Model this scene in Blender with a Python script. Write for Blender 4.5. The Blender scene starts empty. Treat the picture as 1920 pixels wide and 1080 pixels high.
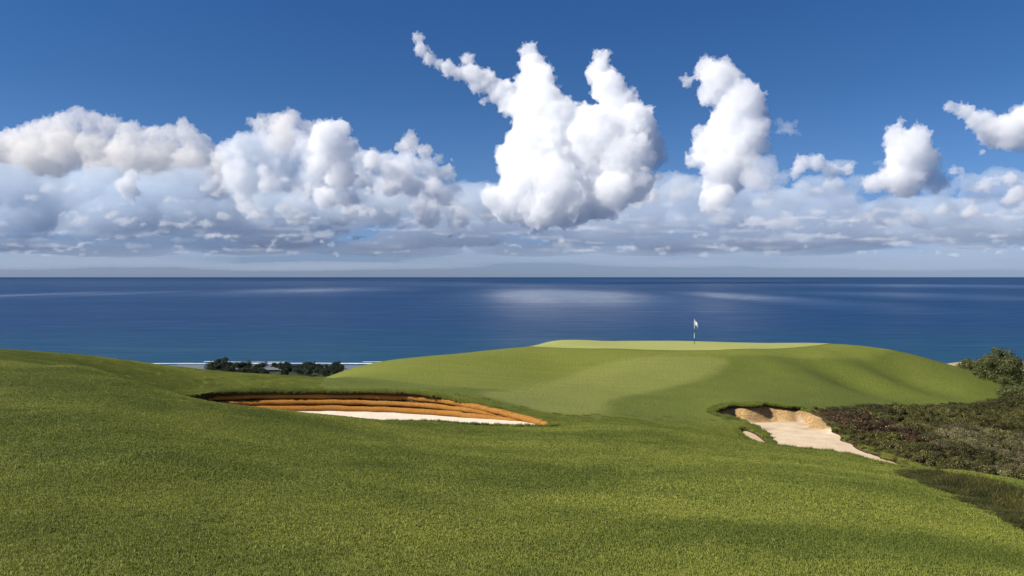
import bpy, bmesh, math, random
import numpy as np
from mathutils import Vector, Matrix

sc = bpy.context.scene
R = math.radians
F = 1500.0      # focal length in pixels of a 1920 wide frame
ZC = 60.0       # metres from the sea up to the camera
HORIZ = 519.5

# ------------------------------------------------------------------ camera
cam = bpy.data.cameras.new('camera')
cam_o = bpy.data.objects.new('camera', cam)
sc.collection.objects.link(cam_o)
cam_o.location = (0, 0, ZC)
cam_o.rotation_euler = (math.pi / 2, 0, 0)
cam.lens = 36 * F / 1920
cam.shift_y = -20.5 / 1920
cam.clip_start = 0.1
cam.clip_end = 400000
sc.camera = cam_o

# ------------------------------------------------------------------ world, sun, exposure
EL, AZ = R(40), R(255)          # direction to the sun: behind the camera's left shoulder
world = bpy.data.worlds.new('World')
sc.world = world
world.use_nodes = True
wn = world.node_tree
bg = wn.nodes['Background']
sky = wn.nodes.new('ShaderNodeTexSky')
sky.sky_type = 'NISHITA'
sky.sun_disc = False
sky.sun_elevation = EL
sky.sun_rotation = AZ
sky.air_density = 1.0
sky.dust_density = 0.3
sky.ozone_density = 3.0
tc = wn.nodes.new('ShaderNodeTexCoord')
sx = wn.nodes.new('ShaderNodeSeparateXYZ')
wn.links.new(tc.outputs['Generated'], sx.inputs[0])
rp = wn.nodes.new('ShaderNodeValToRGB')
wn.links.new(sx.outputs['Z'], rp.inputs[0])
SKY_TINT = [(0.0, (0.57, 0.77, 1.45)), (0.05, (0.56, 0.78, 1.42)), (0.12, (0.50, 0.76, 1.22)),
            (0.22, (0.36, 0.66, 1.06)), (0.34, (0.30, 0.64, 1.08)), (0.7, (0.5, 0.7, 1.05))]
el = rp.color_ramp.elements
while len(el) > 1: el.remove(el[-1])
for i, (p, c) in enumerate(SKY_TINT):
    e = el[0] if i == 0 else el.new(p)
    e.position = p
    e.color = (*[k * 0.5 for k in c], 1)
mx = wn.nodes.new('ShaderNodeMix'); mx.data_type = 'RGBA'; mx.blend_type = 'MULTIPLY'
mx.inputs['Factor'].default_value = 1
wn.links.new(sky.outputs[0], mx.inputs['A']); wn.links.new(rp.outputs[0], mx.inputs['B'])
wn.links.new(mx.outputs['Result'], bg.inputs[0])
bg.inputs[1].default_value = 0.098

sun = bpy.data.lights.new('sun', 'SUN')
sun.energy = 5.0
sun.angle = R(0.5)
sun.color = (1.0, 0.93, 0.82)
sun_o = bpy.data.objects.new('sun', sun)
sc.collection.objects.link(sun_o)
SUND = Vector((math.sin(AZ) * math.cos(EL), math.cos(AZ) * math.cos(EL), math.sin(EL)))
sun_o.rotation_euler = SUND.to_track_quat('Z', 'Y').to_euler()

sc.view_settings.view_transform = 'Standard'
sc.view_settings.look = 'None'
sc.view_settings.exposure = 0.62
sc.view_settings.gamma = 1.0
sc.cycles.use_denoising = True
sc.cycles.max_bounces = 40
sc.cycles.volume_bounces = 30
sc.cycles.diffuse_bounces = 3
sc.cycles.glossy_bounces = 3
sc.cycles.transparent_max_bounces = 16

# ------------------------------------------------------------------ helpers
def put(o, parent=None):
    sc.collection.objects.link(o)
    if parent is not None: o.parent = parent
    return o

def tag(o, label=None, cat=None, group=None, kind=None):
    if label: o['label'] = label
    if cat: o['category'] = cat
    if group: o['group'] = group
    if kind: o['kind'] = kind
    return o

def thing(name, loc, label, cat, group=None):
    o = bpy.data.objects.new(name, None)
    o.location = loc
    o.empty_display_size = 0.2
    put(o)
    return tag(o, label, cat, group)

def mesh_obj(name, V, Fc, m, parent=None, smooth=False, loc=None, link=True):
    me = bpy.data.meshes.new(name)
    V = np.asarray(V, dtype=np.float32)
    if isinstance(Fc, np.ndarray):
        n = len(Fc); k = Fc.shape[1]
        me.vertices.add(len(V)); me.vertices.foreach_set('co', V.ravel())
        me.loops.add(n * k); me.loops.foreach_set('vertex_index', Fc.astype(np.int32).ravel())
        me.polygons.add(n); me.polygons.foreach_set('loop_start', np.arange(0, n * k, k, dtype=np.int32))
        me.update(calc_edges=True)
    else:
        me.from_pydata(V.tolist(), [], Fc)
    if m: me.materials.append(m)
    if smooth: me.polygons.foreach_set('use_smooth', np.ones(len(me.polygons), dtype=bool))
    o = bpy.data.objects.new(name, me)
    if loc is not None: o.location = loc
    if link: put(o, parent)
    return o

def attr(o, name, vals):
    a = o.data.attributes.new(name, 'FLOAT', 'POINT')
    a.data.foreach_set('value', np.asarray(vals, dtype=np.float32))

def P(u, v, d):
    return np.array(((u - 960) / F * d, d, ZC - (v - HORIZ) / F * d))

def plan(pts):
    return np.array([((u - 960) / F * d, d) for u, d in pts])

class NT:
    """small wrapper to write materials shortly"""
    def __init__(s, name):
        s.m = bpy.data.materials.new(name); s.m.use_nodes = True
        s.t = s.m.node_tree
        s.b = s.t.nodes['Principled BSDF']; s.out = s.t.nodes['Material Output']
    def n(s, kind, **kw):
        nd = s.t.nodes.new('ShaderNode' + kind)
        for k, v in kw.items(): setattr(nd, k, v)
        return nd
    def l(s, a, b): s.t.links.new(a, b)
    def noise(s, scale, detail=4, rough=0.55, vec=None, dist=0.0):
        nd = s.n('TexNoise'); nd.inputs['Scale'].default_value = scale
        nd.inputs['Detail'].default_value = detail; nd.inputs['Roughness'].default_value = rough
        nd.inputs['Distortion'].default_value = dist
        if vec is not None: s.l(vec, nd.inputs['Vector'])
        return nd.outputs['Fac']
    def obj(s): return s.n('TexCoord').outputs['Object']
    def mapping(s, vec, scale=(1, 1, 1), rot=(0, 0, 0)):
        nd = s.n('Mapping'); nd.inputs['Scale'].default_value = scale; nd.inputs['Rotation'].default_value = rot
        s.l(vec, nd.inputs['Vector']); return nd.outputs[0]
    def ramp(s, fac, stops):
        nd = s.n('ValToRGB'); e = nd.color_ramp.elements
        while len(e) > 1: e.remove(e[-1])
        for i, (p, c) in enumerate(stops):
            q = e[0] if i == 0 else e.new(p)
            q.position = p; q.color = (*c, 1) if len(c) == 3 else c
        s.l(fac, nd.inputs[0]); return nd.outputs[0]
    def mix(s, fac, a, b, blend='MIX'):
        nd = s.n('Mix', data_type='RGBA', blend_type=blend)
        for val, key in ((fac, 'Factor'), (a, 'A'), (b, 'B')):
            i = nd.inputs[key]
            if hasattr(val, 'is_linked'): s.l(val, i)
            elif isinstance(val, tuple): i.default_value = (*val, 1)
            else: i.default_value = val
        return nd.outputs['Result']
    def math(s, op, a, b=None):
        nd = s.n('Math', operation=op)
        for i, val in enumerate((a, b)):
            if val is None: continue
            if hasattr(val, 'is_linked'): s.l(val, nd.inputs[i])
            else: nd.inputs[i].default_value = val
        return nd.outputs[0]
    def attrib(s, name, kind='GEOMETRY'):
        return s.n('Attribute', attribute_name=name, attribute_type=kind).outputs['Fac']
    def bump(s, h, strength, dist):
        nd = s.n('Bump'); nd.inputs['Strength'].default_value = strength; nd.inputs['Distance'].default_value = dist
        s.l(h, nd.inputs['Height']); s.l(nd.outputs[0], s.b.inputs['Normal'])
    def col(s, c):
        if hasattr(c, 'is_linked'): s.l(c, s.b.inputs['Base Color'])
        else: s.b.inputs['Base Color'].default_value = (*c, 1)
    def set(s, **kw):
        for k, v in kw.items(): s.b.inputs[k.replace('_', ' ')].default_value = v

def inside(poly, x, y):
    c = np.zeros(x.shape, bool); n = len(poly)
    for i in range(n):
        x0, y0 = poly[i]; x1, y1 = poly[(i + 1) % n]
        if y0 == y1: continue
        hit = ((y0 > y) != (y1 > y)) & (x < (x1 - x0) * (y - y0) / (y1 - y0) + x0)
        c ^= hit
    return c

def edge_dist(poly, x, y, closed=True):
    d = np.full(x.shape, 1e9); n = len(poly)
    for i in range(n if closed else n - 1):
        a = poly[i]; b = poly[(i + 1) % n]; e = b - a
        t = np.clip(((x - a[0]) * e[0] + (y - a[1]) * e[1]) / max(e @ e, 1e-9), 0, 1)
        d = np.minimum(d, np.hypot(x - a[0] - t * e[0], y - a[1] - t * e[1]))
    return d

def sdf(poly, x, y):
    """signed distance, positive inside; cheap bounding test first"""
    out = np.full(x.shape, -1e3)
    lo = poly.min(0) - 4; hi = poly.max(0) + 4
    k = (x > lo[0]) & (x < hi[0]) & (y > lo[1]) & (y < hi[1])
    if k.any():
        xx, yy = x[k], y[k]
        d = edge_dist(poly, xx, yy)
        out[k] = np.where(inside(poly, xx, yy), d, -d)
    return out

def smooth_poly(p, it=2):
    for _ in range(it):
        q = np.roll(p, -1, 0)
        p = np.stack([p * .75 + q * .25, p * .25 + q * .75], 1).reshape(-1, 2)
    return p

def sstep(a, b, x):
    t = np.clip((x - a) / (b - a), 0, 1); return t * t * (3 - 2 * t)

_rs = np.random.RandomState(7)
_PERM = _rs.rand(256, 256)
def vnoise(x, y):
    """smooth value noise, unit wavelength"""
    xi = np.floor(x).astype(int); yi = np.floor(y).astype(int)
    fx = x - xi; fy = y - yi
    fx = fx * fx * (3 - 2 * fx); fy = fy * fy * (3 - 2 * fy)
    g = lambda a, b: _PERM[a & 255, b & 255]
    return (g(xi, yi) * (1 - fx) + g(xi + 1, yi) * fx) * (1 - fy) + (g(xi, yi + 1) * (1 - fx) + g(xi + 1, yi + 1) * fx) * fy

# ------------------------------------------------------------------ terrain height: a thin-plate surface through surveyed points
CP = []
def C(u, *vd):
    for v, d in vd: CP.append(((u - 960) / F * d, d, -(v - HORIZ) / F * d))
def Z(u, *zd):
    for z, d in zd: CP.append(((u - 960) / F * d, d, z))
C(0, (1080, 9.5), (950, 12.5), (850, 16.5), (760, 23), (700, 32), (670, 38), (655, 44)); Z(0, (-5.2, 52), (-8, 64))
C(170, (1080, 9.5), (900, 14.5), (780, 21.5), (720, 29), (690, 34.5), (668, 44)); Z(170, (-6.2, 53), (-8.5, 63))
C(260, (850, 17), (762, 24.5), (719, 31.5), (708, 41), (679, 46.5)); Z(260, (-5.05, 36.5), (-7.0, 55), (-9, 64))
C(350, (850, 17.5), (780, 24), (747, 29.5), (730, 41.3), (690, 47)); Z(350, (-5.5, 35), (-7.4, 56))
C(500, (1080, 9.5), (950, 13.5), (850, 19), (790, 26), (767, 30), (729, 42.5), (702, 48)); Z(500, (-6.0, 34), (-8, 57), (-10, 66))
C(590, (708, 50)); Z(590, (-7.6, 57))
C(640, (850, 20.5), (800, 28), (782, 31.5), (731, 42.6), (715, 46.5), (697, 60)); Z(640, (-6.4, 35), (-9.2, 67))
C(700, (732, 42.2), (722, 46), (700, 55), (681, 61.5)); Z(700, (-9, 70))
C(800, (1080, 9.5), (850, 22), (810, 30), (792, 34), (738, 41.2), (727, 45), (700, 54), (668, 62.5)); Z(800, (-6.6, 37), (-8.6, 72))
C(940, (1000, 12.5), (900, 18), (850, 24), (815, 31), (800, 35), (770, 38.6), (745, 43), (715, 51), (680, 59), (655, 65)); Z(940, (-8, 76))
C(1030, (798, 36.2), (770, 41), (735, 48.5), (700, 57), (670, 62), (655, 64.5), (641, 75)); Z(1030, (-8.6, 88))
C(1150, (1080, 9.5), (900, 18.5), (840, 26), (800, 34), (775, 42), (750, 47), (710, 55), (675, 61), (655, 64), (647, 69.5), (640, 76)); Z(1150, (-8.7, 90))
C(1300, (850, 26), (810, 34), (780, 43), (755, 47), (720, 54), (685, 59.5), (664, 62.8), (656, 64.5), (646, 70), (640, 76)); Z(1300, (-8.7, 90))
C(1400, (900, 19), (850, 27), (825, 34), (808, 38.8), (757, 45.2), (730, 52), (690, 60), (660, 64), (644, 74)); Z(1400, (-8.7, 89))
C(1450, (837, 36), (680, 61.5))
C(1480, (900, 19.5), (860, 26.5), (848, 31), (763, 45), (735, 52), (700, 59), (660, 65), (643, 75)); Z(1480, (-8.6, 88))
C(1560, (1080, 9.8), (900, 20), (865, 27), (850, 32), (810, 39.3), (780, 44), (752, 50), (735, 54), (700, 60), (665, 65), (645, 74)); Z(1560, (-8.5, 86))
C(1680, (1000, 13.5), (920, 19.5), (892, 24.5), (881, 29), (871, 32), (840, 37), (800, 45), (760, 53), (750, 55.5), (720, 60), (690, 64), (659, 68)); Z(1680, (-8.4, 79))
C(1800, (1080, 10), (1000, 14), (950, 18), (915, 22.5), (884, 28), (870, 34), (820, 42), (780, 50), (758, 56), (728, 60), (692, 65.5), (681, 105)); Z(1800, (-9.8, 76))
C(1920, (1080, 10.5), (985, 15.7), (955, 18.8), (925, 22.3), (903, 25.3), (880, 36), (830, 43), (780, 52), (745, 60), (725, 68), (700, 85), (683, 105)); Z(1920, (-8.1, 30))
Z(2250, (-4.2, 10.5), (-6.2, 18), (-8.6, 28), (-9.6, 45), (-10.2, 70), (-12, 105))
Z(-420, (-3.5, 9.5), (-3.4, 18), (-3.3, 30), (-3.6, 42), (-7, 58))
for u in (-1800, 200, 960, 1700, 3700): Z(u, (-2.75, 2.0), (-2.95, 4.5))
for u in (-1800, 3700): Z(u, (-3.5, 10), (-4.2 if u < 0 else -8, 25), (-7 if u < 0 else -10, 45), (-12, 80))
for u in (-900, 0, 300, 500, 640, 780, 900, 1300): Z(u, (-18, 110))
for u in (300, 450, 600): Z(u, (-11.5, 78))
for u in (-1500, -300, 300, 900, 1500, 2200, 3300):
    Z(u, (-24 if u < 1600 else -15.5, 140), (-40 if u < 1600 else -33, 240), (-57, 400), (-59.4, 475), (-59.5, 525), (-60.6, 556), (-62, 700))
CP = np.array(CP)
TS = 1.0
def _q(x, y):
    return np.clip(np.arctan2(x, y), -1.15, 1.15) * TS, np.log(np.maximum(np.hypot(x, y), 1.2))
def _phi(r2): return 0.5 * r2 * np.log(r2 + 1e-12)
qa, qb = _q(CP[:, 0], CP[:, 1])
_n = len(CP)
_A = np.zeros((_n + 3, _n + 3))
_A[:_n, :_n] = _phi((qa[:, None] - qa) ** 2 + (qb[:, None] - qb) ** 2) + np.eye(_n) * 2e-5
_A[:_n, _n] = 1; _A[:_n, _n + 1] = qa; _A[:_n, _n + 2] = qb
_A[_n:, :_n] = _A[:_n, _n:].T
_W = np.linalg.solve(_A, np.concatenate([CP[:, 2], np.zeros(3)]))

# undulations of the green's flank, as ridges and hollows (x, y, radius along, radius across, turn, height)
def base_h(x, y):
    x = np.asarray(x, float); y = np.asarray(y, float)
    sh = x.shape; a, b = _q(x.ravel(), y.ravel()); out = np.empty(a.size)
    for i in range(0, a.size, 40000):
        s = slice(i, i + 40000)
        out[s] = _phi((a[s, None] - qa) ** 2 + (b[s, None] - qb) ** 2) @ _W[:_n] + _W[_n] + _W[_n + 1] * a[s] + _W[_n + 2] * b[s]
    out = out.reshape(sh)
    for (u, d, ra, rb, ang, hh) in BUMPS:
        cx = (u - 960) / F * d; dx = x - cx; dy = y - d
        c, s_ = math.cos(ang), math.sin(ang)
        out = out + hh * np.exp(-((dx * c + dy * s_) / ra) ** 2 - ((-dx * s_ + dy * c) / rb) ** 2)
    r = np.hypot(x, y)
    out = out + ((vnoise(x / 3.1, y / 3.1) - .5) * .08 + (vnoise(x / 6.5 + 17, y / 4.5) - .5) * .20) * sstep(5, 12, r) * (1 - .88 * sstep(19, 29, r)) + (vnoise(x / 1.1 + 9, y / 1.1) - .5) * .02
    out = out + (vnoise(x / 9 + 40, y / 9) - .5) * np.clip((r - 75) / 60, 0, 1) * 1.0
    return out
BUMPS = [(1590, 59.5, 3.6, 2.3, R(-58), -.62), (1462, 60.5, 4.0, 2.8, R(-62), .22), (1645, 61, 4.0, 1.7, R(-56), .18),
         (1730, 61, 3.6, 2.2, R(-55), -.48), (1625, 66.5, 3.0, 1.6, R(-70), .10), (1240, 50, 4, 2, R(-20), -.10), (760, 57, 6, 2.5, R(25), .18)]

# ------------------------------------------------------------------ plan outlines of the course
SAND_L = plan([(330, 38.4), (345, 39.8), (380, 41), (440, 41.7), (500, 42), (640, 42.1), (750, 41.6), (840, 40.7), (900, 39.5), (960, 38.2), (1010, 37.0),
               (1036, 36.2), (1025, 35.75), (1000, 35.5), (940, 35.2), (800, 34.7), (640, 34.2), (500, 34.6), (400, 36), (345, 37.3)])
SAND_L = smooth_poly(SAND_L, 2)
def ragged(p, amp, wl):
    q = np.roll(p, -1, 0); out = []
    for a, b in zip(p, q):
        n = max(1, int(np.hypot(*(b - a)) / .15))
        for t in range(n): out.append(a + (b - a) * t / n)
    p = np.array(out)
    return p + np.stack([vnoise(p[:, 0] / wl + 3, p[:, 1] / wl) - .5, vnoise(p[:, 0] / wl + 70, p[:, 1] / wl + 9) - .5], 1) * amp
SAND_R = smooth_poly(plan([(1331, 44.1), (1350, 44.9), (1385, 45.3), (1410, 44.8), (1440, 45.3), (1480, 45.1), (1530, 44.4), (1545, 42.3), (1562, 39.8), (1602, 36.7),
               (1664, 33.8), (1775, 29.6), (1668, 30.6), (1595, 33.2), (1540, 34.5), (1458, 35.6), (1452, 36.8), (1438, 38.8), (1408, 40.6), (1370, 42), (1340, 43.4)]), 2)
SAND_R = ragged(SAND_R, .36, .55)
POCKET = smooth_poly(plan([(1384, 39.2), (1400, 39.5), (1422, 38.5), (1450, 36.4), (1438, 35.8), (1404, 37.2)]), 2)
GREEN = smooth_poly(plan([(985, 66.5), (1040, 65), (1150, 64.2), (1300, 64.0), (1400, 64.8), (1480, 66.6), (1545, 69.5), (1570, 73), (1500, 76.5), (1400, 78), (1200, 79), (1060, 78), (985, 72)]), 3)
FAIR = smooth_poly(plan([(880, 43.5), (960, 48), (1040, 54), (1110, 60), (1240, 62.2), (1370, 62.4), (1352, 58.5), (1295, 54.5), (1200, 50.5), (1150, 48), (1133, 45), (1140, 41.4), (1060, 40), (960, 41)]), 3)
FRINGE = smooth_poly(plan([(560, 60), (640, 53), (760, 48.5), (880, 46), (1000, 49), (1150, 56), (1240, 62), (1300, 62.3), (1450, 62.8), (1600, 64.5), (1680, 68), (1660, 76), (1500, 83), (1100, 84), (930, 74), (600, 68)]), 3)
SCRUB = smooth_poly(plan([(1515, 44.9), (1535, 46.5), (1575, 48.5), (1640, 52), (1700, 53.8), (1760, 55.5), (1830, 57.2), (1880, 59), (1905, 62), (1960, 67), (2200, 76), (2600, 60), (2600, 18),
               (2200, 21), (1920, 27.4), (1800, 29.9), (1745, 30.9), (1670, 33.6), (1602, 36.5), (1558, 39.5), (1540, 42.2)]), 2)
ROUGH = smooth_poly(plan([(1700, 26.4), (1740, 25.6), (1800, 24.6), (1920, 22.0), (2200, 17.6), (2500, 15), (2400, 10.5), (2100, 12.5), (1920, 16.0), (1840, 18.8), (1760, 22.4), (1705, 25.2)]), 2)

def floor_l(x, y):
    u = x / y * F + 960
    return -6.96 + sstep(800, 1030, u) * .19 + (vnoise(x * 2, y * 2) - .5) * .03
def floor_r(x, y, dist):
    base = -7.60 - (y - 36) * .05 + sstep(34.5, 31.5, y) * .04 + (vnoise(x * 1.3, y * 1.3) - .5) * .09
    top = base_h(x, y) - .10
    w = .95 + (vnoise(x * .8 + 5, y * .8) - .5) * .8
    t = sstep(0, 1, dist / w)
    t = np.where(y < 40.5, sstep(0, .35, dist), t)
    return np.minimum(top, base) * t + np.minimum(top, base + .9) * (1 - t)
def sand_h(kind, x, y):
    if kind == 'L': return floor_l(x, y)
    if kind == 'R': return floor_r(x, y, np.maximum(sdf(SAND_R, x, y), 0))
    return base_h(x, y) - .16

def ground_h(x, y, masks=None):
    h = base_h(x, y)
    for kind, poly in (('L', SAND_L), ('R', SAND_R), ('P', POCKET)):
        s = sdf(poly, x, y)
        k = s > 0
        if k.any():
            tgt = sand_h(kind, x[k], y[k]) - .25
            w = sstep(0, .12, s[k])
            h[k] = h[k] * (1 - w) + np.minimum(h[k], tgt) * w
        lip = np.exp(-(np.minimum(s, 0) / .25) ** 2) * (s <= 0) * .05
        if kind != 'P': h = h + lip
    return h

def hz(x, y):
    return float(ground_h(np.array([float(x)]), np.array([float(y)]))[0])
def G(u, d):
    x = (u - 960) / F * d
    return np.array((x, d, ZC + hz(x, d)))

# ------------------------------------------------------------------ materials of the ground
def green_shader(t, short=False):
    pass

def ground_material():
    t = NT('turf')
    o = t.obj()
    n1 = t.noise(0.35, 5, .6, o); n2 = t.noise(2.2, 5, .65, o); n3 = t.noise(14, 5, .7, o); n4 = t.noise(60, 3, .7, o)
    st = t.noise(1.0, 4, .6, t.mapping(o, (.25, 2.2, 1), (0, 0, R(-30))), .3)
    st2 = t.noise(1.0, 4, .6, t.mapping(o, (.18, 1.5, 1), (0, 0, R(24))), .3)
    tuft = t.ramp(t.noise(5.5, 4, .75, o), [(.3, (0, 0, 0)), (.7, (1, 1, 1))])
    rough = t.mix(tuft, (.078, .105, .015), (.142, .172, .027))
    rough = t.mix(t.ramp(n3, [(.35, (0, 0, 0)), (.65, (1, 1, 1))]), t.mix(.5, rough, (.065, .082, .013)), rough)
    rough = t.mix(t.ramp(n1, [(.35, (0, 0, 0)), (.7, (1, 1, 1))]), rough, t.mix(.35, rough, (.17, .175, .032)))
    fair = t.mix(t.ramp(st, [(.38, (0, 0, 0)), (.62, (1, 1, 1))]), (.196, .216, .050), (.228, .240, .062))
    fair = t.mix(t.math('MULTIPLY', tuft, .45), fair, (.155, .180, .036))
    putt = t.mix(n2, (.25, .29, .075), (.31, .335, .095))
    fringe = t.mix(t.ramp(st2, [(.38, (0, 0, 0)), (.62, (1, 1, 1))]), (.160, .184, .029), (.205, .220, .038))
    tuft2 = t.ramp(t.noise(1.3, 5, .75, o), [(.32, (0, 0, 0)), (.68, (1, 1, 1))])
    fringe = t.mix(t.math('MULTIPLY', tuft, .55), fringe, (.120, .145, .022))
    fringe = t.mix(t.math('MULTIPLY', tuft2, .35), fringe, (.140, .165, .024))
    dry = t.mix(n2, (.34, .27, .13), (.42, .36, .19))
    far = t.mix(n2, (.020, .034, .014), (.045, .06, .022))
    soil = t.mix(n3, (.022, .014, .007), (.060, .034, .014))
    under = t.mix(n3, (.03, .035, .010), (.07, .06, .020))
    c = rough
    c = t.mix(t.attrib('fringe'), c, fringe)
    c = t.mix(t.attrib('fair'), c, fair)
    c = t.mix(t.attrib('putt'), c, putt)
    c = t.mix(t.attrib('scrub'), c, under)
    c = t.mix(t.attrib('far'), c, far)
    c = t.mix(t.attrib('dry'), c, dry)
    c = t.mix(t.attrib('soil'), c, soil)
    t.col(c)
    t.set(Roughness=.85); t.b.inputs['Specular IOR Level'].default_value = .15
    h = t.math('ADD', t.math('MULTIPLY', n3, 1.0), t.math('MULTIPLY', n4, .5))
    t.bump(t.math('ADD', h, t.math('MULTIPLY', tuft, 1.2)), .6, .06)
    return t.m

def sand_material(name, light, dark, wall):
    t = NT(name); o = t.obj()
    n2 = t.noise(1.4, 5, .6, o); n3 = t.noise(9, 5, .65, o); n4 = t.noise(70, 3, .7, o)
    c = t.mix(t.ramp(n2, [(.35, (0, 0, 0)), (.75, (1, 1, 1))]), light, dark)
    c = t.mix(t.math('MULTIPLY', n4, .3), c, dark)
    wc = t.mix(t.ramp(n3, [(.35, (0, 0, 0)), (.65, (1, 1, 1))]), wall, tuple(k * .5 for k in wall))
    c = t.mix(t.attrib('wall'), c, wc)
    t.col(c); t.set(Roughness=.95); t.b.inputs['Specular IOR Level'].default_value = .1
    t.bump(t.math('ADD', n3, t.math('MULTIPLY', n4, .3)), .5, .05)
    return t.m

# ------------------------------------------------------------------ ground: one sheet, finest where the bunkers are
def build_ground():
    th = [0.0]; 
    inner = np.arange(-36, 36.01, .125)
    left = np.concatenate([np.arange(-176, -76, 6.0), np.arange(-75, -36, 1.5)])
    th = np.concatenate([left, inner, -left[::-1]]) * math.pi / 180
    rs = [1.2]
    while rs[-1] < 620:
        r = rs[-1]
        if r < 30: s = max(.11, r * .007)
        elif r < 50: s = .12
        elif r < 95: s = .33
        else: s = r * .03
        rs.append(r + s)
    rs = np.array(rs)
    TH, RR = np.meshgrid(th, rs)
    X = (np.sin(TH) * RR).ravel(); Y = (np.cos(TH) * RR).ravel()
    H = ground_h(X, Y)
    nr, nc = TH.shape
    idx = np.arange(nr * nc).reshape(nr, nc)
    nx = np.roll(idx, -1, 1)
    q = np.stack([idx[:-1], nx[:-1], nx[1:], idx[1:]], -1).reshape(-1, 4)
    V = np.stack([X, Y, H], 1)
    # the little disc under the tripod
    c = len(V); V = np.vstack([V, [0, 0, H[:nc].mean()]])
    o = mesh_obj('ground', V, q[:, ::-1], ground_material(), smooth=True, loc=(0, 0, ZC))
    bmx = bmesh.new(); bmx.from_mesh(o.data); bmx.verts.ensure_lookup_table()
    for k in range(nc):
        bmx.faces.new((bmx.verts[c], bmx.verts[int(idx[0, (k + 1) % nc])], bmx.verts[int(idx[0, k])])).smooth = True
    bmesh.ops.recalc_face_normals(bmx, faces=bmx.faces[-nc:])
    bmx.to_mesh(o.data); bmx.free()
    X = V[:, 0]; Y = V[:, 1]
    wob = (vnoise(X * 1.7, Y * 1.7) - .5) * .5
    attr(o, 'fair', sstep(-.7, .7, sdf(FAIR, X, Y) + wob * .6) * .8)
    attr(o, 'fringe', sstep(-.6, .6, sdf(FRINGE, X, Y) + wob) * .8)
    attr(o, 'putt', np.zeros(len(X)))
    attr(o, 'scrub', np.maximum(sstep(-.2, .3, sdf(SCRUB, X, Y) + wob), sstep(-.2, .2, sdf(ROUGH, X, Y))))
    rr = np.hypot(X, Y); az = X / np.maximum(Y, .1) * F + 960
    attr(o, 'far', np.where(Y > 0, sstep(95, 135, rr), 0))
    attr(o, 'dry', sstep(1640, 1720, az) * sstep(82, 92, Y) * (1 - sstep(125, 150, Y)))
    soil = np.zeros(len(X))
    for p in (SAND_L, SAND_R, POCKET):
        soil = np.maximum(soil, sstep(-.03, .02, sdf(p, X, Y)))
    attr(o, 'soil', soil)
    return tag(o, kind='structure')
ground = build_ground()

def sheet(name, poly, hfun, step, mat, off=0.0, grow=0.0):
    """a sheet laid over a plan outline"""
    lo = poly.min(0) - .5; hi = poly.max(0) + .5
    xs = np.arange(lo[0], hi[0], step); ys = np.arange(lo[1], hi[1], step)
    X, Y = np.meshgrid(xs, ys); k = sdf(poly, X.ravel(), Y.ravel()).reshape(X.shape)
    keep = k > -grow - step
    cell = keep[:-1, :-1] & keep[1:, :-1] & keep[:-1, 1:] & keep[1:, 1:]
    idx = np.arange(X.size).reshape(X.shape)
    q = np.stack([idx[:-1, :-1], idx[:-1, 1:], idx[1:, 1:], idx[1:, :-1]], -1)[cell]
    used, inv = np.unique(q, return_inverse=True)
    x = X.ravel()[used]; y = Y.ravel()[used]
    # pull the outermost vertices onto the outline so that the edge is clean
    s = sdf(poly, x, y) + grow
    out = s < 0
    if out.any():
        e = 1e-3
        gx = (sdf(poly, x + e, y) - sdf(poly, x - e, y)) / (2 * e); gy = (sdf(poly, x, y + e) - sdf(poly, x, y - e)) / (2 * e)
        x = np.where(out, x - gx * s, x); y = np.where(out, y - gy * s, y)
    z = hfun(x, y) + off
    o = mesh_obj(name, np.stack([x, y, z], 1), inv.reshape(q.shape), mat, smooth=True, loc=(0, 0, ZC))
    return o, x, y

def putting_material():
    t = NT('putting_turf'); o = t.obj()
    n2 = t.noise(.5, 4, .6, o); n3 = t.noise(12, 4, .7, o)
    c = t.mix(n2, (.27, .29, .085), (.33, .335, .11))
    c = t.mix(t.math('MULTIPLY', n3, .3), c, (.17, .21, .045))
    t.col(c); t.set(Roughness=.85); t.b.inputs['Specular IOR Level'].default_value = .15
    return t.m
putt, _, _ = sheet('putting_green', GREEN, base_h, .4, putting_material(), off=.02)
tag(putt, kind='structure')

sandm = sand_material('white_sand', (.68, .60, .50), (.60, .51, .40), (.5, .3, .12))
o, x, y = sheet('sand', SAND_L, floor_l, .12, sandm)
attr(o, 'wall', np.zeros(len(x))); tag(o, kind='structure')
sandm2 = sand_material('buff_sand', (.60, .49, .355), (.50, .385, .25), (.42, .275, .125))
o, x, y = sheet('sand', SAND_R, lambda x, y: sand_h('R', x, y), .1, sandm2)
s = np.maximum(sdf(SAND_R, x, y), 0)
attr(o, 'wall', (1 - sstep(.5, 1.25, s + (vnoise(x * 2, y * 2) - .5) * .7)) * sstep(40.2, 41.5, y + (vnoise(x, y) - .5))); tag(o, kind='structure')
o, x, y = sheet('sand', POCKET, lambda x, y: base_h(x, y) - .14, .06, sandm2)
attr(o, 'wall', np.zeros(len(x)) + .25); tag(o, kind='structure')

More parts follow.
